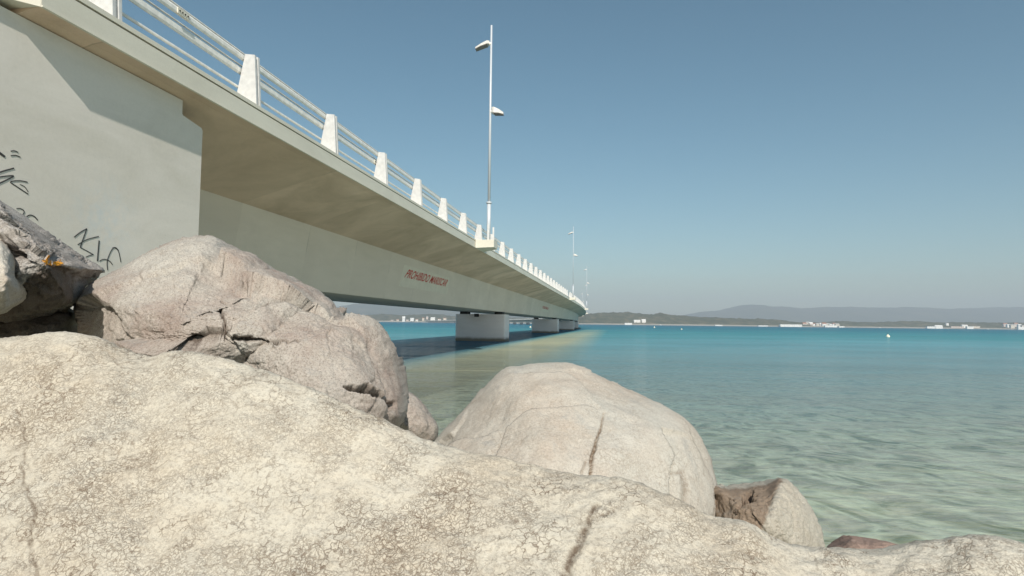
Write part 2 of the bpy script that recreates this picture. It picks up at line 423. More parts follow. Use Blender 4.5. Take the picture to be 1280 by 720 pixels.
# splice plates with bolts on the rails
for Zr, Lr, Hz in ((10.15, 7.242, 5.025), (18.8, 7.302, 4.785)):
    s = st(Zr, Lr); mb = MB()
    mb.hexa([B(s-.14, Lr-.062, Hz+.008), B(s+.14, Lr-.062, Hz+.008), B(s+.14, Lr-.044, Hz+.008), B(s-.14, Lr-.044, Hz+.008),
             B(s-.14, Lr-.062, Hz+.11), B(s+.14, Lr-.062, Hz+.11), B(s+.14, Lr-.044, Hz+.11), B(s-.14, Lr-.044, Hz+.11)])
    o = mb.build('splice_plate', M_fascia, bridge)
    for k in range(4):
        mb = MB(); q = B(s-.10+.066*k, Lr-.064, Hz+.06); mb.tube([q, q-N*.012], .013, 8)
        c = mb.build('bolt', M_dark, o)
        c.parent = o; c.matrix_parent_inverse = o.matrix_parent_inverse.inverted() @ Matrix.Identity(4) if False else Matrix.Translation(-bridge.location)
        c.matrix_parent_inverse = (Matrix.Translation(bridge.location) @ o.matrix_parent_inverse).inverted()

# piers
pier_s = [st(54, 9.35)+52*k for k in range(0, 37)]
def pier(s, first):
    prof = []                                     # plan: box with chamfered corners
    c = .10; a, b = -1.1, 1.1; l0, l1 = 9.35, 13.82
    for (ds, L) in ((a, l0+c), (a+c, l0), (b-c, l0), (b, l0+c), (b, l1-c), (b-c, l1), (a+c, l1), (a, l1-c)): prof.append((ds, L))
    mb = MB(); vs = [B(s+1.1+ds, L, z) for z in (-7.5, .74) for (ds, L) in prof]; n = 8
    mb.add(vs, [(k, (k+1) % n, n+(k+1) % n, n+k) for k in range(n)]+[tuple(range(n)), tuple(range(n, 2*n))])
    o = mb.build('pier', M_pier, bridge)
    if s < 330:
        for L in (10.05, 13.2):
            mb = MB()
            mb.hexa([B(s+.5, L-.35, .743), B(s+1.6, L-.35, .743), B(s+1.6, L+.35, .743), B(s+.5, L+.35, .743), B(s+.5, L-.35, .967), B(s+1.6, L-.35, .967), B(s+1.6, L+.35, .967), B(s+.5, L+.35, .967)])
            c_ = mb.build('bearing', M_dark, bridge); c_.parent = o
            c_.matrix_parent_inverse = (Matrix.Translation(bridge.location) @ o.matrix_parent_inverse).inverted()
    if first:
        mb = MB(); L = 11.9
        mb.hexa([B(s-.12, L-.2, .50), B(s-.002, L-.2, .50), B(s-.002, L+.2, .50), B(s-.12, L+.2, .50), B(s-.12, L-.2, .78), B(s-.002, L-.2, .78), B(s-.002, L+.2, .78), B(s-.12, L+.2, .78)])
        c_ = mb.build('drain_box', M_dark, bridge); c_.parent = o
        c_.matrix_parent_inverse = (Matrix.Translation(bridge.location) @ o.matrix_parent_inverse).inverted()
for i, s in enumerate(pier_s): pier(s, i == 0)

# lamp platforms and lamps
M_steel = Mat('galvanised_steel'); M_steel = M_steel.bsdf((.56, .59, .62), .5, None, .1, .5)
M_lampw = simple('lamp_housing', (.62, .60, .56), .5)
M_lens = simple('lamp_lens', (.20, .17, .15), .3)
def platform(s, a=.85, out=5.9):
    mb = MB(); c = [(s-a, 6.83), (s-a, out), (s+.10, out), (s+a+.2, 6.83)]
    lo = [B(x, L, 3.70) for x, L in c]; hi = [B(x, L, 4.10) for x, L in c]
    lo[1].z += .03; lo[2].z += .03
    mb.hexa(lo+hi); mb.build('lamp_platform', M_fascia, bridge)
    if s < 60:
        for (x, L) in ((s-a+.12, out+.32), (s+.25, out+.25)):
            mb = MB(); p0 = B(x, L, 4.10); mb.hexa([p0+Vector((dx, dy, 0)) for dx, dy in ((-.05, -.05), (.05, -.05), (.05, .05), (-.05, .05))]+[p0+Vector((dx, dy, .78)) for dx, dy in ((-.04, -.04), (.04, -.04), (.04, .04), (-.04, .04))])
            mb.build('guard_post', M_post, bridge)
lamp_labels = ['tall two-headed steel lamp on the bridge edge, nearest and by far the tallest in view', 'thin lamp on the bridge edge, second nearest, its head just above the white railing posts', 'distant small lamp on the bridge, third nearest, above the end of the railing', 'distant tiny lamp on the bridge, lowest head above the point where the deck bends away']
def lamp(s, i):
    base = B(s, 6.35, 4.10)
    lab = lamp_labels[i] if i < 4 else 'very distant tiny lamp on the bridge beyond its bend'
    t = empty('street_lamp', base, lab, 'street lamp', 'lamps along the bridge edge')
    p, u, n = path(s); z = Vector((0, 0, 1))
    mb = MB(); mb.tube([base, base+z*2.0], .098, 14); mb.tube([base+z*1.96, base+z*2.04], .14, 14)
    mb.tube([base+z*2.04, base+z*11.27], [.074, .048] if i == 0 else [.04, .03], 12); mb.tube([base, base+z*.03], .17, 12)
    mb.build('pole', M_steel, t, True)
    for (h, side, ln, name) in ((10.3, 1, .72, 'lamp_head'), (6.72, -1, .60, 'lamp_head')):
        d = n*side; c0 = base+z*h
        tilt = .30 if side > 0 else -.42
        mb = MB()
        # a shallow tapering shell, thick at the pole and thin at the tip
        def sec(t_, wd, th, dz): 
            q = c0+d*(.09+ln*t_)+z*(dz)
            return [q-u*wd-z*th*.3, q+u*wd-z*th*.3, q+u*wd*.8+z*th*.7, q-u*wd*.8+z*th*.7]
        if side > 0: secs = [sec(0, .10, .16, .02), sec(.15, .20, .18, 0), sec(.6, .22, .14, -.13), sec(1, .16, .09, -.24)]
        else: secs = [sec(0, .16, .30, 0), sec(.2, .24, .30, -.02), sec(.65, .22, .20, -.08), sec(1, .12, .09, -.14)]
        vs = [v for q in secs for v in q]; fs = []
        for a in range(3):
            for k in range(4): fs.append((a*4+k, a*4+(k+1) % 4, a*4+4+(k+1) % 4, a*4+4+k))
        fs += [(0, 1, 2, 3), (12, 13, 14, 15)]; mb.add(vs, fs)
        hd = mb.build(name, M_lampw, t)
        mb = MB()
        q = [secs[1][0], secs[1][1], secs[3][1], secs[3][0]]
        mb.hexa([v-z*.035 for v in q]+[v-z*.006 for v in q])
        ls = mb.build('lens', M_lens, t); ls.parent = hd
        ls.matrix_parent_inverse = (Matrix.Translation(t.location) @ hd.matrix_parent_inverse).inverted()
        mb = MB(); mb.tube([c0, c0+d*.12], [.07, .09], 10); mb.build('bracket', M_white, t)
for i, s in enumerate(lamp_s[:5]):
    platform(s); lamp(s, i)

# painted warning on the web
M_red = simple('red_paint', (.50, .045, .03), .8, 0, .12, 9)
M_patch = simple('repaint_patch', (.70, .63, .53), .85, 0, .06, 3)
def web_pt(s, H):                                 # point on the sloping web
    L = 9.4+(2.957-H)/(2.957-.97)*.32
    return B(s, L, H)
def warning(s0, length, Hb, hh, shear=.3):
    cu = bpy.data.curves.new('txt', 'FONT'); cu.body = 'PROHIBIDO MARISCAR'; cu.size = 1.0; cu.space_character = 1.0; cu.resolution_u = 3
    cu.offset = .014
    ob = bpy.data.objects.new('txt', cu); col.objects.link(ob)
    bpy.context.view_layer.update()
    dg = bpy.context.evaluated_depsgraph_get(); me = bpy.data.meshes.new_from_object(ob.evaluated_get(dg))
    bpy.data.objects.remove(ob)
    xs = [v.co.x for v in me.vertices]; ys = [v.co.y for v in me.vertices]
    x0, x1 = min(xs), max(xs); y0, y1 = min(ys), max(ys)
    for v in me.vertices:
        tx = (v.co.x-x0)/(x1-x0); ty = (v.co.y-y0)/(y1-y0)
        H = Hb+ty*hh; q = web_pt(s0+tx*length+ty*shear, H)
        v.co = q - N*.008
    me.update(); me.materials.clear(); me.materials.append(M_red)
    o = bpy.data.objects.new('painted_warning', me); col.objects.link(o)
    o.parent = bridge; o.matrix_parent_inverse = Matrix.Translation(-bridge.location)
    mb = MB(); q = [web_pt(s0-.5, Hb-.42), web_pt(s0+length+.7, Hb-.40), web_pt(s0+length+.6, Hb+hh+.12), web_pt(s0-.25, Hb+hh+.15)]
    mb.hexa([v-N*.004 for v in q]+[v+N*.02 for v in q]); mb.build('repaint_patch', M_patch, bridge)
def st_px(px, L):                                  # station of a pixel column on line L
    Z = L*F/(767-px); return st(Z, L)
sA = st_px(505.8, 9.5); sB = st_px(559.5, 9.5)
warning(sA, sB-sA-.35, 2.02, .41, .5)
sA = st_px(678.5, 9.5); sB = st_px(686, 9.5)
warning(sA, sB-sA, 2.0, .38, .3)

# ================================================================== ABUTMENT
wall = empty('abutment_wall', B(3, 7.2, -1.6), 'large pale concrete abutment wall carrying the near end of the bridge, with black graffiti', 'wall')
sE = st(10.68, 7.15); sN = st(10.16, 7.15)
mb = MB()
prof = [(-12, -2.3), (sE, -2.3), (sE, 3.27), (sE-.03, 3.31), (sN+.02, 3.375), (sN, 3.40), (sN, 3.62), (-12, 3.62)]
n = len(prof); vs = [B(s, L, H) for L in (7.15, 16.5) for (s, H) in prof]
mb.add(vs, [tuple(range(n)), tuple(range(n, 2*n))]+[(k, (k+1) % n, n+(k+1) % n, n+k) for k in range(n)])
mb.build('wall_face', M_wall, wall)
M_ink = simple('black_spray_paint', (.05, .05, .05), .8)
def stroke(mb, pts, wpx=1.6):
    # smooth the polyline then make a flat ribbon just proud of the wall
    L = 7.152; sm = []
    for i in range(len(pts)-1):
        p0 = pts[max(0, i-1)]; p1 = pts[i]; p2 = pts[i+1]; p3 = pts[min(len(pts)-1, i+2)]
        for k in range(6):
            t = k/6
            sm.append(tuple(.5*((2*p1[a])+(-p0[a]+p2[a])*t+(2*p0[a]-5*p1[a]+4*p2[a]-p3[a])*t*t+(-p0[a]+3*p1[a]-3*p2[a]+p3[a])*t**3) for a in (0, 1)))
    sm.append(pts[-1]); q = [on_plane(x, y, L-.006) for x, y in sm]
    wd = .0042*wpx
    for a, b in zip(q, q[1:]):
        d = (b-a)
        if d.length < 1e-5: continue
        d.normalize(); sdn = d.cross(N).normalized()*wd
        mb.hexa([a-sdn+N*.004, b-sdn+N*.004, b+sdn+N*.004, a+sdn+N*.004, a-sdn-N*.002, b-sdn-N*.002, b+sdn-N*.002, a+sdn-N*.002])
def graffiti(strokes):
    mb = MB()
    for s_, w_ in strokes: stroke(mb, s_, w_)
    return mb.build('graffiti_tag', M_ink, wall)
def crop8(x, y): return (x/4.233, 170+y/4.233)     # coordinates read from an enlarged view of the wall
def c8(pts): return [crop8(*p) for p in pts]
graffiti([(c8([(393, 535), (425, 510), (460, 490)]), 1.4), (c8([(460, 490), (440, 545), (425, 590)]), 1.6), (c8([(412, 575), (460, 548), (522, 531)]), 1.2), (c8([(425, 590), (460, 608), (495, 628)]), 1.2), (c8([(495, 628), (475, 632), (455, 640)]), 1),
          (c8([(525, 553), (520, 610), (516, 662)]), 2.0), (c8([(527, 662), (550, 652), (580, 662), (596, 682)]), 1.2), (c8([(570, 710), (568, 660), (590, 605), (608, 592), (628, 612), (640, 668)]), 1.2), (c8([(596, 592), (612, 590), (628, 606)]), 1.2)])
graffiti([(c8([(-60, 40), (-20, 75), (26, 110)]), 3.2), (c8([(58, 80), (76, 78), (96, 86)]), 1.2), (c8([(58, 104), (84, 102), (108, 112)]), 1.2),
          (c8([(-40, 205), (20, 185), (74, 170)]), 1.8), (c8([(-60, 230), (10, 215), (72, 211), (30, 235), (-30, 262)]), 1.6), (c8([(146, 244), (100, 236), (56, 243), (90, 268), (150, 308)]), 1.3), (c8([(106, 256), (130, 268), (150, 296)]), .8)])
graffiti([(c8([(88, 384), (110, 384), (128, 398), (122, 416)]), 1.0), (c8([(142, 426), (160, 418), (182, 426), (200, 446)]), 1.4), (c8([(-20, 330), (0, 345), (16, 362)]), 2.6)])

# ================================================================== ROCKS
def rock_mat(name, pale, tan, dark, vein, vs=34.0, veinamt=.8, alt=None, speck=.5, bumpk=1.0, streak=None, lichen=None):
    m = Mat(name); p = m.coord()
    big = m.noise(p, 1.7, 5, .6, .3)
    c = m.mix(m.ramp(big, [(.35, 0.), (.65, 1.)]), pale, tan)
    mid = m.noise(p, 9, 6, .7)
    c = m.mix(m.ramp(mid, [(.45, 0.), (.75, .5)]), c, tuple(min(1, x*1.18) for x in pale))
    if alt:                                        # second tone stored in the mesh: fresh fracture; on lichen_granite, painted shade
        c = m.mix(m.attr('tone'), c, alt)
    # mineral grain
    g = m.noise(p, 120, 6, .8); g2 = m.vor(p, 210, 'F1', 0)
    c = m.mix(m.ramp(g, [(.50, 0.), (.60, speck)]), c, dark)
    c = m.mix(m.ramp(g2, [(.12, .35*speck), (.3, 0.)]), c, tuple(min(1, x*1.3) for x in pale))
    # network of dirt filled hairline cracks, broken up by noise
    wv = m.n('ShaderNodeVectorMath', operation='ADD')
    ns = m.n('ShaderNodeTexNoise'); m.set(ns.inputs['Vector'], p); ns.inputs['Scale'].default_value = vs*1.1; ns.inputs['Detail'].default_value = 4
    sc = m.n('ShaderNodeVectorMath', operation='SCALE'); m.set(sc.inputs[0], ns.outputs['Color']); sc.inputs['Scale'].default_value = 1.7/vs
    m.set(wv.inputs[0], p); m.set(wv.inputs[1], sc.outputs[0])
    e1 = m.vor(wv.outputs[0], vs, 'DISTANCE_TO_EDGE', 0); e2 = m.vor(wv.outputs[0], vs*.27, 'DISTANCE_TO_EDGE', 0)
    e3 = m.vor(wv.outputs[0], vs*2.3, 'DISTANCE_TO_EDGE', 0)
    k1 = m.math('MULTIPLY', m.ramp(e1, [(.0, 1.), (.075, 0.)]), m.ramp(m.noise(p, vs*.22, 4, .6), [(.46, 0.), (.58, 1.)]))
    k2 = m.math('MULTIPLY', m.ramp(e2, [(.0, 1.), (.028, 0.)]), m.ramp(m.noise(p, vs*.10, 4, .6), [(.50, 0.), (.62, 1.)]))
    k3 = m.math('MULTIPLY', m.ramp(e3, [(.0, .8), (.13, 0.)]), m.ramp(m.noise(p, vs*.15, 4, .65, 1.), [(.43, 0.), (.55, 1.)]))
    k = m.math('MAXIMUM', m.math('MAXIMUM', k1, k2), k3)
    k = m.math('MULTIPLY', m.math('MULTIPLY', k, veinamt), m.ramp(m.noise(p, 2.6, 4, .6), [(.36, .50), (.56, 1.)]))
    c = m.mix(k, c, vein)
    # grey lichen blotches
    lb = m.ramp(m.noise(p, 5.0, 7, .75, .4), [(.57, 0.), (.64, .55)])
    lb = m.math('MULTIPLY', lb, .5 if name == 'cream_granite' else 1.0)
    c = m.mix(m.math('MULTIPLY', lb, m.ramp(g, [(.4, .3), (.6, 1.)])), c, tuple(x*.62 for x in (pale[0]*.92, pale[1]*.97, pale[2]*1.05)))
    ck = m.math('MULTIPLY', m.attr('crack'), m.ramp(m.noise(p, 55, 5, .7), [(.40, .35), (.55, 1.)]))
    c = m.mix(ck, c, tuple(x*.45 for x in vein) if name == 'grey_pink_granite' else tuple(x*.8 for x in vein))  # dirt in cracks; on the grey-pink boulder also painted shade in its hollows
    if lichen: c = m.mix(m.math('MULTIPLY', m.attr('lichen'), m.ramp(m.noise(p, 45, 5, .7), [(.40, 0.), (.48, 1.)])), c, lichen)
    h = m.math('ADD', m.math('MULTIPLY', m.noise(p, 60, 8, .72), 1.0), m.math('MULTIPLY', k, -.20 if name == 'cream_granite' else -.08))
    nrm = m.bump(h, .75*bumpk, .008); nrm = m.bump(m.noise(p, 240, 4, .7), .5*bumpk, .0016, nrm)
    return m.bsdf(c, .92, nrm, 0, .15)

RINGS = []
def seg_dist(p, a, b):
    ab = (b[0]-a[0], b[1]-a[1]); t = ((p[0]-a[0])*ab[0]+(p[1]-a[1])*ab[1])/max(1e-6, ab[0]**2+ab[1]**2); t = max(0, min(1, t))
    return math.hypot(p[0]-a[0]-t*ab[0], p[1]-a[1]-t*ab[1]), t
def finish_rock(name, V, Fc, pix, m, amps, seed, cracks=(), tone=None, lichen=None, label='', smooth=True, jit=1.0, group=None, cat='rock', extra=None):
    """V world verts, pix the (u,v) surface coordinates of each vertex; noise displaced along the normals, cracks carved in"""
    me = bpy.data.meshes.new(name); me.from_pydata([tuple(v) for v in V], [], Fc); me.update()
    bm = bmesh.new(); bm.from_mesh(me); bmesh.ops.recalc_face_normals(bm, faces=bm.faces); bm.to_mesh(me); bm.free(); me.update()
    off = Vector((seed*7.3, seed*3.1, seed*5.7))
    cr = [0.0]*len(V); new = []
    rim = [1.0 if (p is None or len(p) < 3) else p[2] for p in pix]
    pix = [None if (p is None or p[0] is None) else p[:2] for p in pix]
    for i, v in enumerate(me.vertices):
        p = v.co; n = v.normal; d = 0
        for (f, a, typ) in amps:
            q = p*f+off
            if f < 6: a *= rim[i]**.5
            if typ == 'f': d += a*noise.fractal(q, .9, 2.1, 4)
            elif typ == 'r': d += a*(noise.ridged_multi_fractal(q, 1.0, 2.1, 4, 1.0, 2.0)-1.0)
            elif typ == 'p':
                qq = q+.12*noise.noise_vector(q*3.0)
                dd, pp = noise.voronoi(qq); rv = noise.cell_vector(pp[0]*3.7)-Vector((.5, .5, .5))
                d += a*max(-.8, min(.8, (qq-pp[0]).dot(rv)*3.0+rv.x*.5))
            elif typ == 'c':
                dd = noise.voronoi(q)[0]; d += a*(dd[1]-dd[0]-.4)
        if pix[i] is not None:
            for (pts, wd, dep, col_) in cracks:
                best = 1e9
                jx = 9.0*noise.noise(p*11+off)+5*noise.noise(p*34+off)+2*noise.noise(p*90+off); jy = 9.0*noise.noise(p*11-off)+5*noise.noise(p*34-off)+2*noise.noise(p*90-off)
                jj = (pix[i][0]+jx*jit, pix[i][1]+jy*jit)
                for a, b in zip(pts, pts[1:]):
                    ds, t = seg_dist(jj, a, b); wloc = wd*((a[2] if len(a) > 2 else 1)*(1-t)+(b[2] if len(b) > 2 else 1)*t)
                    best = min(best, ds/max(.01, wloc))
                if best < 1:
                    g = (1-best*best)**.7; d -= dep*g; cr[i] = max(cr[i], min(1, col_*g*1.5))
        new.append(p+n*d)
    for (b0, b1, ring, apex) in RINGS:
        if b1 <= len(new): fit_size(new[b0:b1], ring, apex)
    RINGS.clear()
    for v, q in zip(me.vertices, new): v.co = q
    me.update()
    at = me.attributes.new('crack', 'FLOAT', 'POINT'); at.data.foreach_set('value', cr)
    if tone:
        at = me.attributes.new('tone', 'FLOAT', 'POINT'); at.data.foreach_set('value', [tone(*pix[i], new[i]) if pix[i] is not None else 0 for i in range(len(V))])
    if lichen:
        at = me.attributes.new('lichen', 'FLOAT', 'POINT'); at.data.foreach_set('value', [lichen(*pix[i]) if pix[i] is not None else 0 for i in range(len(V))])
    me.materials.append(m); me.polygons.foreach_set('use_smooth', [smooth]*len(me.polygons))
    o = bpy.data.objects.new(name, me); col.objects.link(o)
    return tag(o, label, cat, group)

def shell(outline, Y, front, back, apex=None, nt_=300, nr=70, pf=.62, tilt=(0, 0), backshrink=.75):
    """closed boulder: its widest section follows the outline, it bulges towards and away from us by real metres"""
    # resample outline radially around apex
    n = len(outline)
    cx = sum(p[0] for p in outline)/n; cy = sum(p[1] for p in outline)/n
    ax, ay = apex or (cx, cy)
    # smooth closed catmull-rom through outline
    pts = []
    for i in range(n):
        p0, p1, p2, p3 = outline[i-1], outline[i], outline[(i+1) % n], outline[(i+2) % n]
        for k in range(8):
            t = k/8
            pts.append(tuple(.5*((2*p1[a])+(-p0[a]+p2[a])*t+(2*p0[a]-5*p1[a]+4*p2[a]-p3[a])*t*t+(-p0[a]+3*p1[a]-3*p2[a]+p3[a])*t**3) for a in (0, 1)))
    ln = [0]
    for i in range(len(pts)): ln.append(ln[-1]+math.dist(pts[i], pts[(i+1) % len(pts)]))
    ring = []; j = 0
    for k in range(nt_):
        t = ln[-1]*k/nt_
        while ln[j+1] < t: j += 1
        a, b = pts[j], pts[(j+1) % len(pts)]; q = (t-ln[j])/max(1e-6, ln[j+1]-ln[j]); ring.append((a[0]+(b[0]-a[0])*q, a[1]+(b[1]-a[1])*q))
    V = []; pix = []; Fc = []
    # front pole -> rim -> back pole
    rows = [(-1, i/nr) for i in range(1, nr+1)]+[(1, 1-i/(nr//2)) for i in range(1, nr//2)]
    V.append(P(ax, ay, Y-front)); pix.append((ax, ay))
    for side, rho in rows:
        prof = (1-rho**(1/pf)) if rho < 1 else 0
        prof = max(0, prof)**pf
        for (x, y) in ring:
            if side < 0:
                px, py = ax+(x-ax)*rho, ay+(y-ay)*rho
                yy = Y-front*prof + tilt[0]*(px-ax)/100*(1-rho*.0) + tilt[1]*(py-ay)/100
                V.append(P(px, py, yy)); pix.append((px, py, 1-.8*math.exp(-((1-rho)/.16)**2)))
            else:
                r2 = rho
                px, py = cx+(x-cx)*r2, cy+(y-cy)*r2
                yy = Y+back*prof*1.0 + tilt[0]*(px-ax)/100 + tilt[1]*(py-ay)/100
                q = P(px, py, Y+ tilt[0]*(px-ax)/100 + tilt[1]*(py-ay)/100); q.y = yy
                V.append(q); pix.append((None, None, 1-.8*math.exp(-((1-rho)/.16)**2)))
    q = P(cx, cy, Y); q.y += back; V.append(q); pix.append(None)
    nr_ = len(rows)
    for k in range(nt_): Fc.append((0, 1+(k+1) % nt_, 1+k))
    for r in range(nr_-1):
        for k in range(nt_):
            a = 1+r*nt_+k; b = 1+r*nt_+(k+1) % nt_; Fc.append((a, b, b+nt_, a+nt_))
    b0 = RINGS[-1][1] if RINGS else 0
    RINGS.append((b0, b0+len(V), ring, (ax, ay)))
    last = len(V)-1; o = 1+(nr_-1)*nt_
    for k in range(nt_): Fc.append((last, o+k, o+(k+1) % nt_))
    return V, Fc, pix
RI = CAMR.inverted()
def proj(v):
    c = RI@(v-Vector((0, 0, CAMH)))
    return 640+F*c.x/-c.z, 360-F*c.y/-c.z, v.y
def fit_size(vs, ring, apex):
    """noise makes a boulder swell unevenly: bring its girth back to the size it should have, keeping its crags"""
    NB = 180; ax, ay = apex; pr = [proj(v) for v in vs]; mx = [1.0]*NB; tg = [1.0]*NB
    def binof(x, y): return int((math.atan2(y-ay, x-ax)/(2*math.pi)+1)*NB) % NB
    for x, y in ring:
        tg[binof(x, y)] = max(tg[binof(x, y)], math.hypot(x-ax, y-ay))
    for x, y, d in pr: 
        k = binof(x, y); mx[k] = max(mx[k], math.hypot(x-ax, y-ay))
    for k in range(NB):
        if tg[k] == 1.0: tg[k] = max(tg[k-1], tg[(k+1) % NB])
    rt = [tg[k]/mx[k] for k in range(NB)]
    sm = [sum(rt[(k+j) % NB] for j in range(-3, 4))/7 for k in range(NB)]
    for v, (x, y, d) in zip(vs, pr):
        a = (math.atan2(y-ay, x-ax)/(2*math.pi)+1)*NB-.5; k = int(math.floor(a)); f = a-k
        q = sm[k % NB]*(1-f)+sm[(k+1) % NB]*f
        v.xyz = P(ax+(x-ax)*q, ay+(y-ay)*q, d)
def join(*parts):
    V = []; Fc = []; pix = []
    for v, f, p in parts:
        b = len(V); V += v; Fc += [tuple(b+i for i in q) for q in f]; pix += p
    return V, Fc, pix

MR_front = rock_mat('cream_granite', (.62, .585, .50), (.59, .52, .415), (.24, .20, .16), (.15, .10, .065), 46, .95, speck=.45)
MR_pale = rock_mat('pale_granite', (.51, .485, .425), (.50, .43, .355), (.25, .22, .19), (.22, .16, .11), 24, .45, speck=.5, bumpk=.7)
MR_mid = rock_mat('grey_pink_granite', (.50, .47, .415), (.35, .275, .235), (.12, .095, .08), (.16, .11, .08), 30, .4, speck=.6)
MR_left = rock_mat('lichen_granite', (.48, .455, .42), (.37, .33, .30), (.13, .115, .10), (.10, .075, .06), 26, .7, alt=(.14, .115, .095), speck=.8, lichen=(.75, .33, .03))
MR_small = rock_mat('brown_fracture_granite', (.47, .445, .38), (.44, .40, .33), (.22, .19, .16), (.18, .13, .1), 40, .3, alt=(.27, .205, .15), speck=.5)
MR_red = rock_mat('wet_red_granite', (.38, .28, .23), (.30, .20, .16), (.12, .09, .07), (.07, .05, .04), 30, .4, speck=.5)

# --- big cream rock in front
def front_rock():
    ridge = [(-260, 436), (-150, 432), (0, 430), (60, 427), (110, 427), (150, 436), (185, 446), (215, 441), (258, 443), (300, 450), (360, 468), (420, 490), (480, 514), (530, 538), (560, 548), (610, 562), (640, 569), (700, 585), (760, 597), (800, 606), (850, 628), (890, 646), (930, 652), (965, 668), (1010, 684), (1050, 687), (1090, 691), (1130, 686), (1180, 680), (1215, 673), (1255, 673), (1290, 682), (1400, 700), (1560, 760)]
    zr = [(-260, 1.75), (0, 1.7), (250, 1.65), (420, 1.55), (560, 1.45), (800, 1.32), (960, 1.27), (1100, 1.25), (1280, 1.2), (1560, 1.15)]
    nx, nf, nb = 560, 210, 50
    V = []; pix = []; rows = []
    total = nf+nb+1
    for i in range(nx+1):
        px = -260+1820*i/nx; yr = sinterp(ridge, px); Zr = sinterp(zr, px); Zf = .85
        yb = 980
        top = P(px, yr, Zr)
        for j in range(nb, 0, -1):
            w_ = j/nb; q = top+Vector((top.x*.25*w_, .65*w_, -1.35*w_**1.6-.0*w_)); V.append(q); pix.append(None)
        for j in range(nf+1):
            v = (j/nf)**1.15
            Z = Zr-(Zr-Zf)*(v**.7)
            yy = yr+(yb-yr)*v
            # hollow running down the left lump
            V.append(P(px, yy, Z)); pix.append((px, yy))
    n = nb+nf+1; Fc = []
    for i in range(nx):
        for j in range(n-1):
            a = i*n+j; Fc.append((a, a+1, a+n+1, a+n))
        Fc.append((i*n+n-1, i*n, (i+1)*n, (i+1)*n+n-1))
    Fc.append(tuple(range(n))); Fc.append(tuple(nx*n+k for k in range(n)))
    cracks = [([(22, 500, .3), (34, 560, 1), (30, 600, 1), (46, 640, 1.2), (44, 690, 1.2), (52, 760, 1.3)], 2.6, .002, .45),
              ([(752, 628, .5), (730, 655, 1.2), (720, 690, 1.7), (706, 730, 1.8)], 4.2, .005, .6), ([(720, 655, .7), (762, 640, .9), (775, 632, .4)], 2.5, .003, .4)]
    return finish_rock('rock', V, Fc, pix, MR_front, [(1.3, .022, 'f'), (5, .005, 'f'), (16, .0035, 'f'), (45, .0030, 'f')], 3, cracks,
        label='huge cream coloured granite rock filling the foreground, webbed with fine brown cracks')
front_rock()

# --- cracked boulder behind it on the left
s1 = shell([(95, 402), (92, 378), (108, 357), (150, 335), (190, 312), (225, 298), (255, 294), (270, 296), (285, 305), (310, 315), (325, 322), (338, 334), (345, 340), (352, 339), (362, 343), (372, 352), (388, 356), (398, 361), (405, 370), (412, 378), (414, 390), (400, 430), (330, 470), (220, 480), (150, 470), (110, 440)], 3.75, .75, .9, (215, 385), 420, 110, .55, (.0, -.35))
s2 = shell([(268, 352), (300, 347), (345, 352), (395, 364), (425, 383), (440, 391), (462, 396), (476, 404), (491, 427), (503, 452), (509, 480), (510, 506), (504, 530), (480, 556), (430, 560), (380, 540), (330, 520), (280, 490), (262, 445), (276, 420), (286, 405), (279, 380)], 3.65, .62, .8, (350, 440), 420, 110, .50, (.05, -.30))
V, Fc, pix = join(s1, s2)
def toneB(x, y, p): return 0
finish_rock('rock', V, Fc, pix, MR_mid, [(1.6, .015, 'f'), (1.5, .10, 'p'), (5.5, .010, 'p'), (14, .006, 'f'), (40, .005, 'f'), (90, .003, 'f')], 11,
    [([(283, 358, .3), (279, 375, 1.3), (281, 388, .8), (285, 402, 1.3)], 3, .05, .8),
     ([(222, 437, .3), (240, 424, 1.6), (262, 412, 2.3), (278, 402, 1.2)], 8, .30, 1.0), ([(222, 437, .6), (250, 434, 1.2), (275, 425, .8)], 7, .28, 1.0),  # carved hollow, its shade painted in as dark colour
     ([(430, 484, .4), (450, 489, 1), (472, 496, 1.2), (498, 508, 1.0)], 5, .12, .95), ([(290, 420, 1), (310, 424, 1.2), (328, 424, .4), (375, 428, .25)], 4, .06, .7)],  # first: undercut with its shadow painted dark; second: a crack
    jit=.55, label='large grey-pink boulder split by a dark crack, in front of the bridge')

# --- lichen covered rocks at the left edge
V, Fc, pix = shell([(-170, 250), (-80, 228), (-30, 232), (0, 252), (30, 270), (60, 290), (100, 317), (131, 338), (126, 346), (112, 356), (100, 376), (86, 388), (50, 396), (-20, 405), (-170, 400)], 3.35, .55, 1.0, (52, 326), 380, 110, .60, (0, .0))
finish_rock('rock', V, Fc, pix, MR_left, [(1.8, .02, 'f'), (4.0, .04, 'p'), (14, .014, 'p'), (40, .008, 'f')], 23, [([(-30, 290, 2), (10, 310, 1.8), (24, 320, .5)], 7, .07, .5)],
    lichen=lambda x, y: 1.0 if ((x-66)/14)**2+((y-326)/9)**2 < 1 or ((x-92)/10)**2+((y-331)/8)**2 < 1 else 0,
    tone=lambda x, y, p: max(0, min(1, (y-interp([(-100, 420), (20, 366), (36, 345), (56, 339), (96, 336), (131, 343)], x)+3*noise.noise(p*30))/5)),  # paints the shade of the underside as a darker tone
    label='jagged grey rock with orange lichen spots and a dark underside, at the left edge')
V, Fc, pix = shell([(-150, 320), (-60, 300), (-10, 296), (12, 306), (30, 326), (42, 350), (38, 370), (16, 384), (-10, 394), (-150, 400)], 2.85, .30, .6, (5, 345), 260, 80, .55, (0, -.15))
finish_rock('rock', V, Fc, pix, MR_pale, [(2, .015, 'f'), (5, .02, 'p'), (18, .008, 'f'), (50, .004, 'f')], 31, [], label='pale rock at the left edge, leaning in front of the orange-spotted rock')
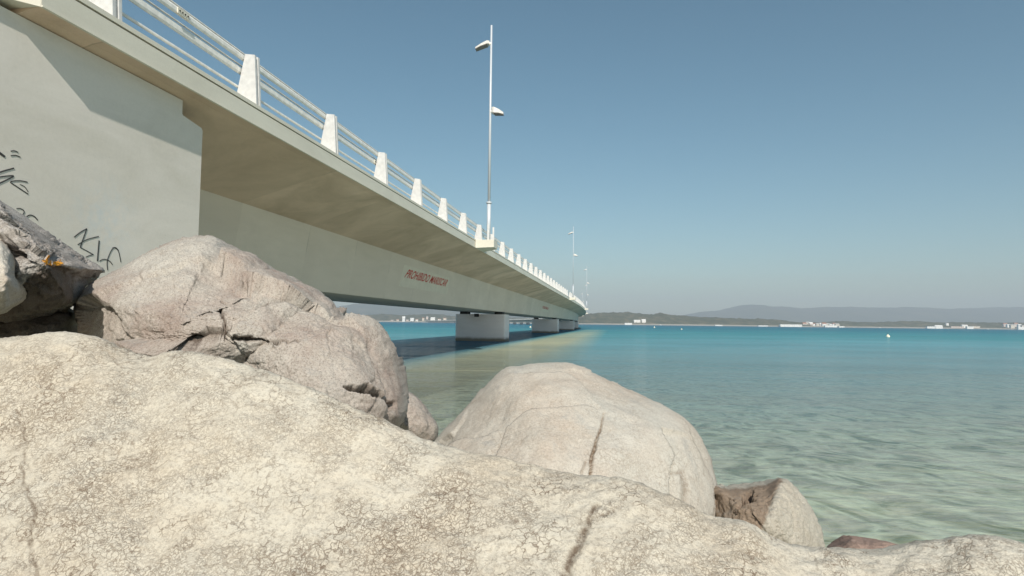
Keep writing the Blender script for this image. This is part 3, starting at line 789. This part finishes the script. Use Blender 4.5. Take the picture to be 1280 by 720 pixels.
V, Fc, pix = shell([(-170, 395), (-60, 392), (0, 386), (40, 380), (80, 384), (104, 396), (104, 440), (40, 470), (-170, 470)], 3.7, .35, .7, (30, 425), 220, 60, .6)
finish_rock('rock', V, Fc, pix, MR_left, [(2, .03, 'f'), (7, .03, 'c'), (25, .008, 'f')], 37, [], tone=lambda x, y, p: .85, label='dark rock in the shaded hollow below the orange-spotted rock')  # shade of the hollow painted over the whole rock

# --- pale boulder on the right
V, Fc, pix = shell([(520, 590), (548, 545), (565, 527), (586, 505), (610, 478), (632, 460), (652, 457), (668, 454), (700, 453), (722, 456), (752, 470), (785, 486), (820, 502), (848, 517), (868, 535), (882, 557), (892, 585), (898, 620), (897, 660), (880, 720), (760, 760), (600, 720), (530, 650)], 3.6, .85, .9, (690, 590), 480, 130, .60, (0, -.25))
finish_rock('rock', V, Fc, pix, MR_pale, [(1.2, .03, 'f'), (1.7, .035, 'p'), (10, .004, 'f'), (35, .0025, 'f')], 41,
    [([(756, 516, .4), (750, 535, .9), (745, 555, 1.4), (741, 575, 1.6), (740, 600, 1.1)], 1.7, .02, 1.0), ([(838, 592, .3), (850, 590, .8), (853, 608, 1.2), (852, 630, .8)], 4, .008, .35), ([(733, 575, .8), (728, 590, .6)], 3, .006, .4)],
    jit=.22, label='big smooth pale boulder with one vertical crack at the water edge')

# --- small two-toned rock
V, Fc, pix = shell([(880, 612), (897, 607), (930, 604), (960, 600), (977, 597), (990, 604), (1006, 622), (1020, 645), (1030, 675), (1028, 720), (960, 750), (880, 740)], 3.5, .42, .5, (962, 655), 300, 90, .62, (0, -.12))
finish_rock('rock', V, Fc, pix, MR_small, [(2, .012, 'f'), (4, .012, 'p'), (18, .007, 'f'), (45, .006, 'f'), (110, .003, 'f')], 53,
    [([(938, 612, 1.2), (930, 618, 1.4), (922, 620, .6)], 4, .07, 1), ([(926, 625, 1), (921, 636, 1.2)], 3, .05, 1)],
    tone=lambda x, y, p: max(0, min(1, (interp([(590, 983), (600, 980), (625, 968), (650, 958), (700, 945)], y)-x+4*noise.noise(p*25))/5)),
    label='small rock with a brown broken face and pale side, right of the smooth boulder')
# --- low reddish rock at the waterline
V, Fc, pix = shell([(1030, 690), (1042, 676), (1056, 669), (1075, 671), (1100, 675), (1124, 681), (1140, 692), (1120, 715), (1060, 720), (1036, 712)], 4.15, .22, .3, (1080, 690), 220, 60, .6)
finish_rock('rock', V, Fc, pix, MR_red, [(3, .015, 'f'), (8, .02, 'c'), (30, .004, 'f')], 61, [], label='low reddish brown rock just breaking the water behind the foreground rock')
# --- rock behind the cracked boulder
V, Fc, pix = shell([(470, 500), (495, 488), (512, 490), (528, 503), (540, 520), (548, 536), (540, 560), (500, 580), (460, 560)], 4.6, .3, .4, (505, 530), 220, 60, .6)
finish_rock('rock', V, Fc, pix, MR_mid, [(2, .02, 'f'), (6, .02, 'c'), (25, .006, 'f')], 67, [], label='small pinkish rock peeking out between the cracked and the smooth boulder')

# ================================================================== FAR SHORE: houses, boats, buoys
M_hw = simple('white_render', (.80, .78, .74), .8, 0, .04, .3); M_hc = simple('cream_render', (.62, .55, .46), .8, 0, .06, .3); M_hp = simple('pinkish_render', (.60, .50, .45), .8, 0, .06, .3)
M_rt = simple('red_tiles', (.33, .15, .09), .9, 0, .15, .5); M_rg = simple('grey_roof', (.38, .37, .35), .8, 0, .1, .5); M_rw = simple('white_roof', (.78, .77, .74), .7, 0, .05, .5)
M_glass = simple('window_dark', (.05, .06, .07), .3)
def house(px, py, wpx, hpx, Y, wm, rm, label, group=None, gable=True, name='house', cat='house', dp=9.0):
    # py is the pixel row of its base
    b = P(px, py, Y); wd = wpx*Y/F; ht = hpx*Y/F
    t = empty(name, b, label, cat, group)
    x0, x1 = b.x-wd/2, b.x+wd/2; z0 = b.z-6; z1 = b.z+ht*(.68 if gable else .88)
    mb = MB(); mb.box(x0, x1, b.y, b.y+dp, z0, z1); mb.build('wall', wm, t)
    mb = MB(); o = .4
    if gable:
        zt = b.z+ht; y0, y1 = b.y-o, b.y+dp+o; ym = b.y+dp/2
        mb.add([(x0-o, y0, z1), (x1+o, y0, z1), (x1+o, y1, z1), (x0-o, y1, z1), (x0-o, ym, zt), (x1+o, ym, zt)], [(0, 1, 5, 4), (3, 2, 5, 4), (0, 3, 4), (1, 2, 5), (0, 1, 2, 3)])
    else: mb.box(x0-o, x1+o, b.y-o, b.y+dp+o, z1+.003, b.z+ht)
    mb.build('roof', rm, t)
    nw = max(1, int(wd/6)); rows = max(1, int((z1-b.z)/3.0))
    mb = MB()
    for i in range(nw):
        for r in range(rows):
            cx = x0+wd*(i+.5)/nw; cz = b.z+1.4+r*3.0
            if cz+.6 < z1: mb.box(cx-.6, cx+.6, b.y-.06, b.y-.005, cz-.6, cz+.7)
    if mb.v: mb.build('window', M_glass, t)
    return t
HZ = lambda x: horizon(x)
Yb = 2360
house(796.5, 402.4, 8, 2.6, 2420, M_hw, M_rw, 'long white villa half way up the wooded headland, left of its white neighbour')
house(804.8, 402.6, 5, 3.6, 2420, M_hw, M_rw, 'small tall white villa half way up the wooded headland, right of the long one')
house(785.5, 405.5, 9, 1.8, Yb, M_hw, M_rw, 'low white building on the beach below the two villas on the headland', gable=False, name='beach_building', cat='building')
house(898.5, 407.2, 9, 1.2, Yb, M_hw, M_rw, 'very low white building on the beach under the far mountain, left of the headland tip', gable=False, name='beach_building', cat='building')
house(954, 408.0, 12, 1.3, Yb, M_hw, M_rw, 'low white shed on the beach under the peak of the mountain', gable=False, name='beach_building', cat='building')
house(989, 408.0, 27, 2.5, Yb, M_hw, M_rw, 'long low white quay building at the left end of the far village', gable=False, name='quay_building', cat='building', dp=14)
rr = random.Random(5)
ORD = ['first', 'second', 'third', 'fourth', 'fifth', 'sixth', 'seventh', 'eighth', 'ninth', 'tenth', 'last']
LHO = ['left of the tall white house', 'between the two leftmost white houses', 'right of the low white house', 'on the slope left of the hill house', 'highest of all', 'just right of the hill house', 'nearest to the pier', 'leftmost of all', 'left one in the gap between piers', 'right one in the gap between piers']
for i in range(11):
    px = 1006+i*4.1; k = rr.random()
    house(px, 408.2-(.9 if i % 2 else .1), 3.2+rr.random()*2, 3.2+rr.random()*2.2, 2470 + (60 if i % 2 else 0), [M_hw, M_hc, M_hp][i % 3], [M_rt, M_rw, M_rg][(i*2) % 3], ['white', 'cream', 'pinkish'][i % 3]+' house with a '+['red tiled', 'white', 'grey'][(i*2) % 3]+' roof, '+ORD[i]+' from the left in the far village', 'houses of the far village')
house(1039, 408.8, 15, 2.0, Yb, M_hw, M_rw, 'long white waterfront building at the foot of the far village', gable=False, name='quay_building', cat='building')
house(1052, 408.9, 7, 1.3, Yb, M_hw, M_rg, 'small low white shed just right of the far village', gable=False, name='quay_building', cat='building')
house(1164, 409.9, 10, 1.8, Yb, M_hw, M_rw, 'left low white shed of the pair right of the yellow buoy, on the far shore', gable=False, name='quay_building', cat='building')
house(1174, 409.9, 9, 3.4, Yb, M_hw, M_rw, 'white gabled hall on the far shore, right of the low white shed')
house(1184.5, 405.6, 3, 1.8, 2700, M_hw, M_rw, 'lone small white house on the wooded rise above the far shore')
house(1197, 409.6, 16, 1.6, 2400, M_hp, M_rg, 'low grey-roofed building in the trees between the gabled hall and the white sheds', gable=False, name='quay_building', cat='building')
house(1206.5, 409.0, 7, 3.0, 2420, M_hw, M_rw, 'white gabled house in the middle of the right-hand shore group')
house(1213, 410.4, 8, 2.4, Yb, M_hw, M_rw, 'bright white boathouse at the water right of the gabled house', gable=False, name='boathouse', cat='building')
house(1221, 410.3, 8, 2.2, 2400, M_hc, M_rw, 'cream building next to the bright white boathouse', gable=False, name='quay_building', cat='building')
for i in range(9):
    px = 1257+i*4.5
    house(px, 406.8+(i % 3)*.8+(px-1260)*.012, 3.4+rr.random()*1.5, 2.2+rr.random()*1.4, 2600-40*(i % 3), [M_hp, M_hw, M_hc][i % 3], [M_rt, M_rw, M_rg][i % 3], ['pinkish', 'white', 'cream'][i % 3]+' house, '+ORD[i]+' from the left in the right-edge village', 'houses at the right end of the shore')
house(1277, 410.8, 8, 2.2, Yb, M_hw, M_rw, 'white waterfront building at the right edge of the photo', gable=False, name='quay_building', cat='building')
# left shore, seen under the bridge
house(504.5, 400.6, 3.4, 5.0, 2950, M_hw, M_rw, 'tall white house on the far shore seen under the bridge, leftmost of three')
house(515, 400.0, 4.4, 2.6, 2960, M_hw, M_rw, 'low white house on the far shore under the bridge, middle of three')
house(541, 399.0, 5.5, 2.4, 3000, M_hw, M_rw, 'white house on the hill under the bridge, nearest to the first pier')
for i, (px, py) in enumerate([(497, 401.2), (509, 401.3), (521, 401), (529, 399.4), (534, 397.6), (549, 400.2), (556, 399.2), (490, 401.2), (646, 402.0), (655, 401.6)]):
    house(px, py, 2.4+rr.random()*1.5, 1.6+rr.random()*.8, 3010, [M_hc, M_hp, M_hw][i % 3], [M_rt, M_rg, M_rt][i % 3], 'tiny '+['cream', 'pinkish', 'white'][i % 3]+' house under the bridge, '+LHO[i], 'scattered houses beneath the bridge')

def boat(px, py, L_, label):
    d = ray(px, py); k = -CAMH/d.z; b = Vector((0, 0, CAMH))+d*k
    if b.y > 2300 or k < 0: b = P(px, py, 2250); b.z = 0
    t = empty('boat', b, label, 'boat')
    mb = MB(); secs = []
    for f, wd, zz in ((-.5, .30, 1.0), (-.2, .34, .95), (.2, .30, 1.0), (.42, .12, 1.2), (.5, .02, 1.3)):
        x = f*L_; y = wd*L_*.5
        secs.append([(b.x+x, b.y-y, b.z+zz*L_*.1), (b.x+x, b.y+y, b.z+zz*L_*.1), (b.x+x, b.y+y*.5, b.z-.3), (b.x+x, b.y-y*.5, b.z-.3)])
    vs = [v for q in secs for v in q]; fs = [(0, 1, 2, 3), (16, 17, 18, 19)]
    for a in range(4):
        for k_ in range(4): fs.append((a*4+k_, a*4+(k_+1) % 4, a*4+4+(k_+1) % 4, a*4+4+k_))
    mb.add(vs, fs); mb.build('hull', M_hw, t)
    mb = MB(); mb.box(b.x-.15*L_, b.x+.15*L_, b.y-.1*L_, b.y+.1*L_, b.z+.1*L_, b.z+.24*L_); mb.build('cabin', M_hw, t)
boat(825.5, 406.0, 9, 'small white boat off the headland beach')
boat(1100, 408.9, 8, 'small white boat near the far shore, left of the buoy')
boat(1235, 410.9, 8, 'small white boat near the far shore, right of the bright white boathouse')
M_buoy = simple('buoy_white', (.85, .80, .62), .5)
def buoy(px, py, r, label):
    d = ray(px, py); k = -CAMH/d.z; b = Vector((0, 0, CAMH))+d*k
    t = empty('buoy', b, label, 'buoy'); mb = MB()
    prof = [(-.9, .05), (-.6, .7), (-.1, 1.0), (.4, .9), (.85, .45), (1.0, .22), (1.3, .2), (1.35, .05)]
    mb.tube([b+Vector((0, 0, h*r+r*.35)) for h, q in prof], [q*r for h, q in prof], 14); mb.build('float', M_buoy, t, True)
    mb = MB(); mb.tube([b+Vector((math.cos(a)*r*.25, 0, r*1.85+math.sin(a)*r*.25)) for a in [i*math.pi/5 for i in range(6)]], r*.06, 6); mb.build('ring', M_dark, t)
buoy(1110, 421.5, .30, 'pale mooring buoy, the largest one, alone in the open water on the right')
buoy(818, 409.6, .42, 'tiny white mooring buoy, left one of the two below the villas')
buoy(852, 412.0, .26, 'tiny white mooring buoy, right one of the two below the villas')
buoy(663, 409.5, .35, 'tiny white buoy seen between the first and second bridge piers')
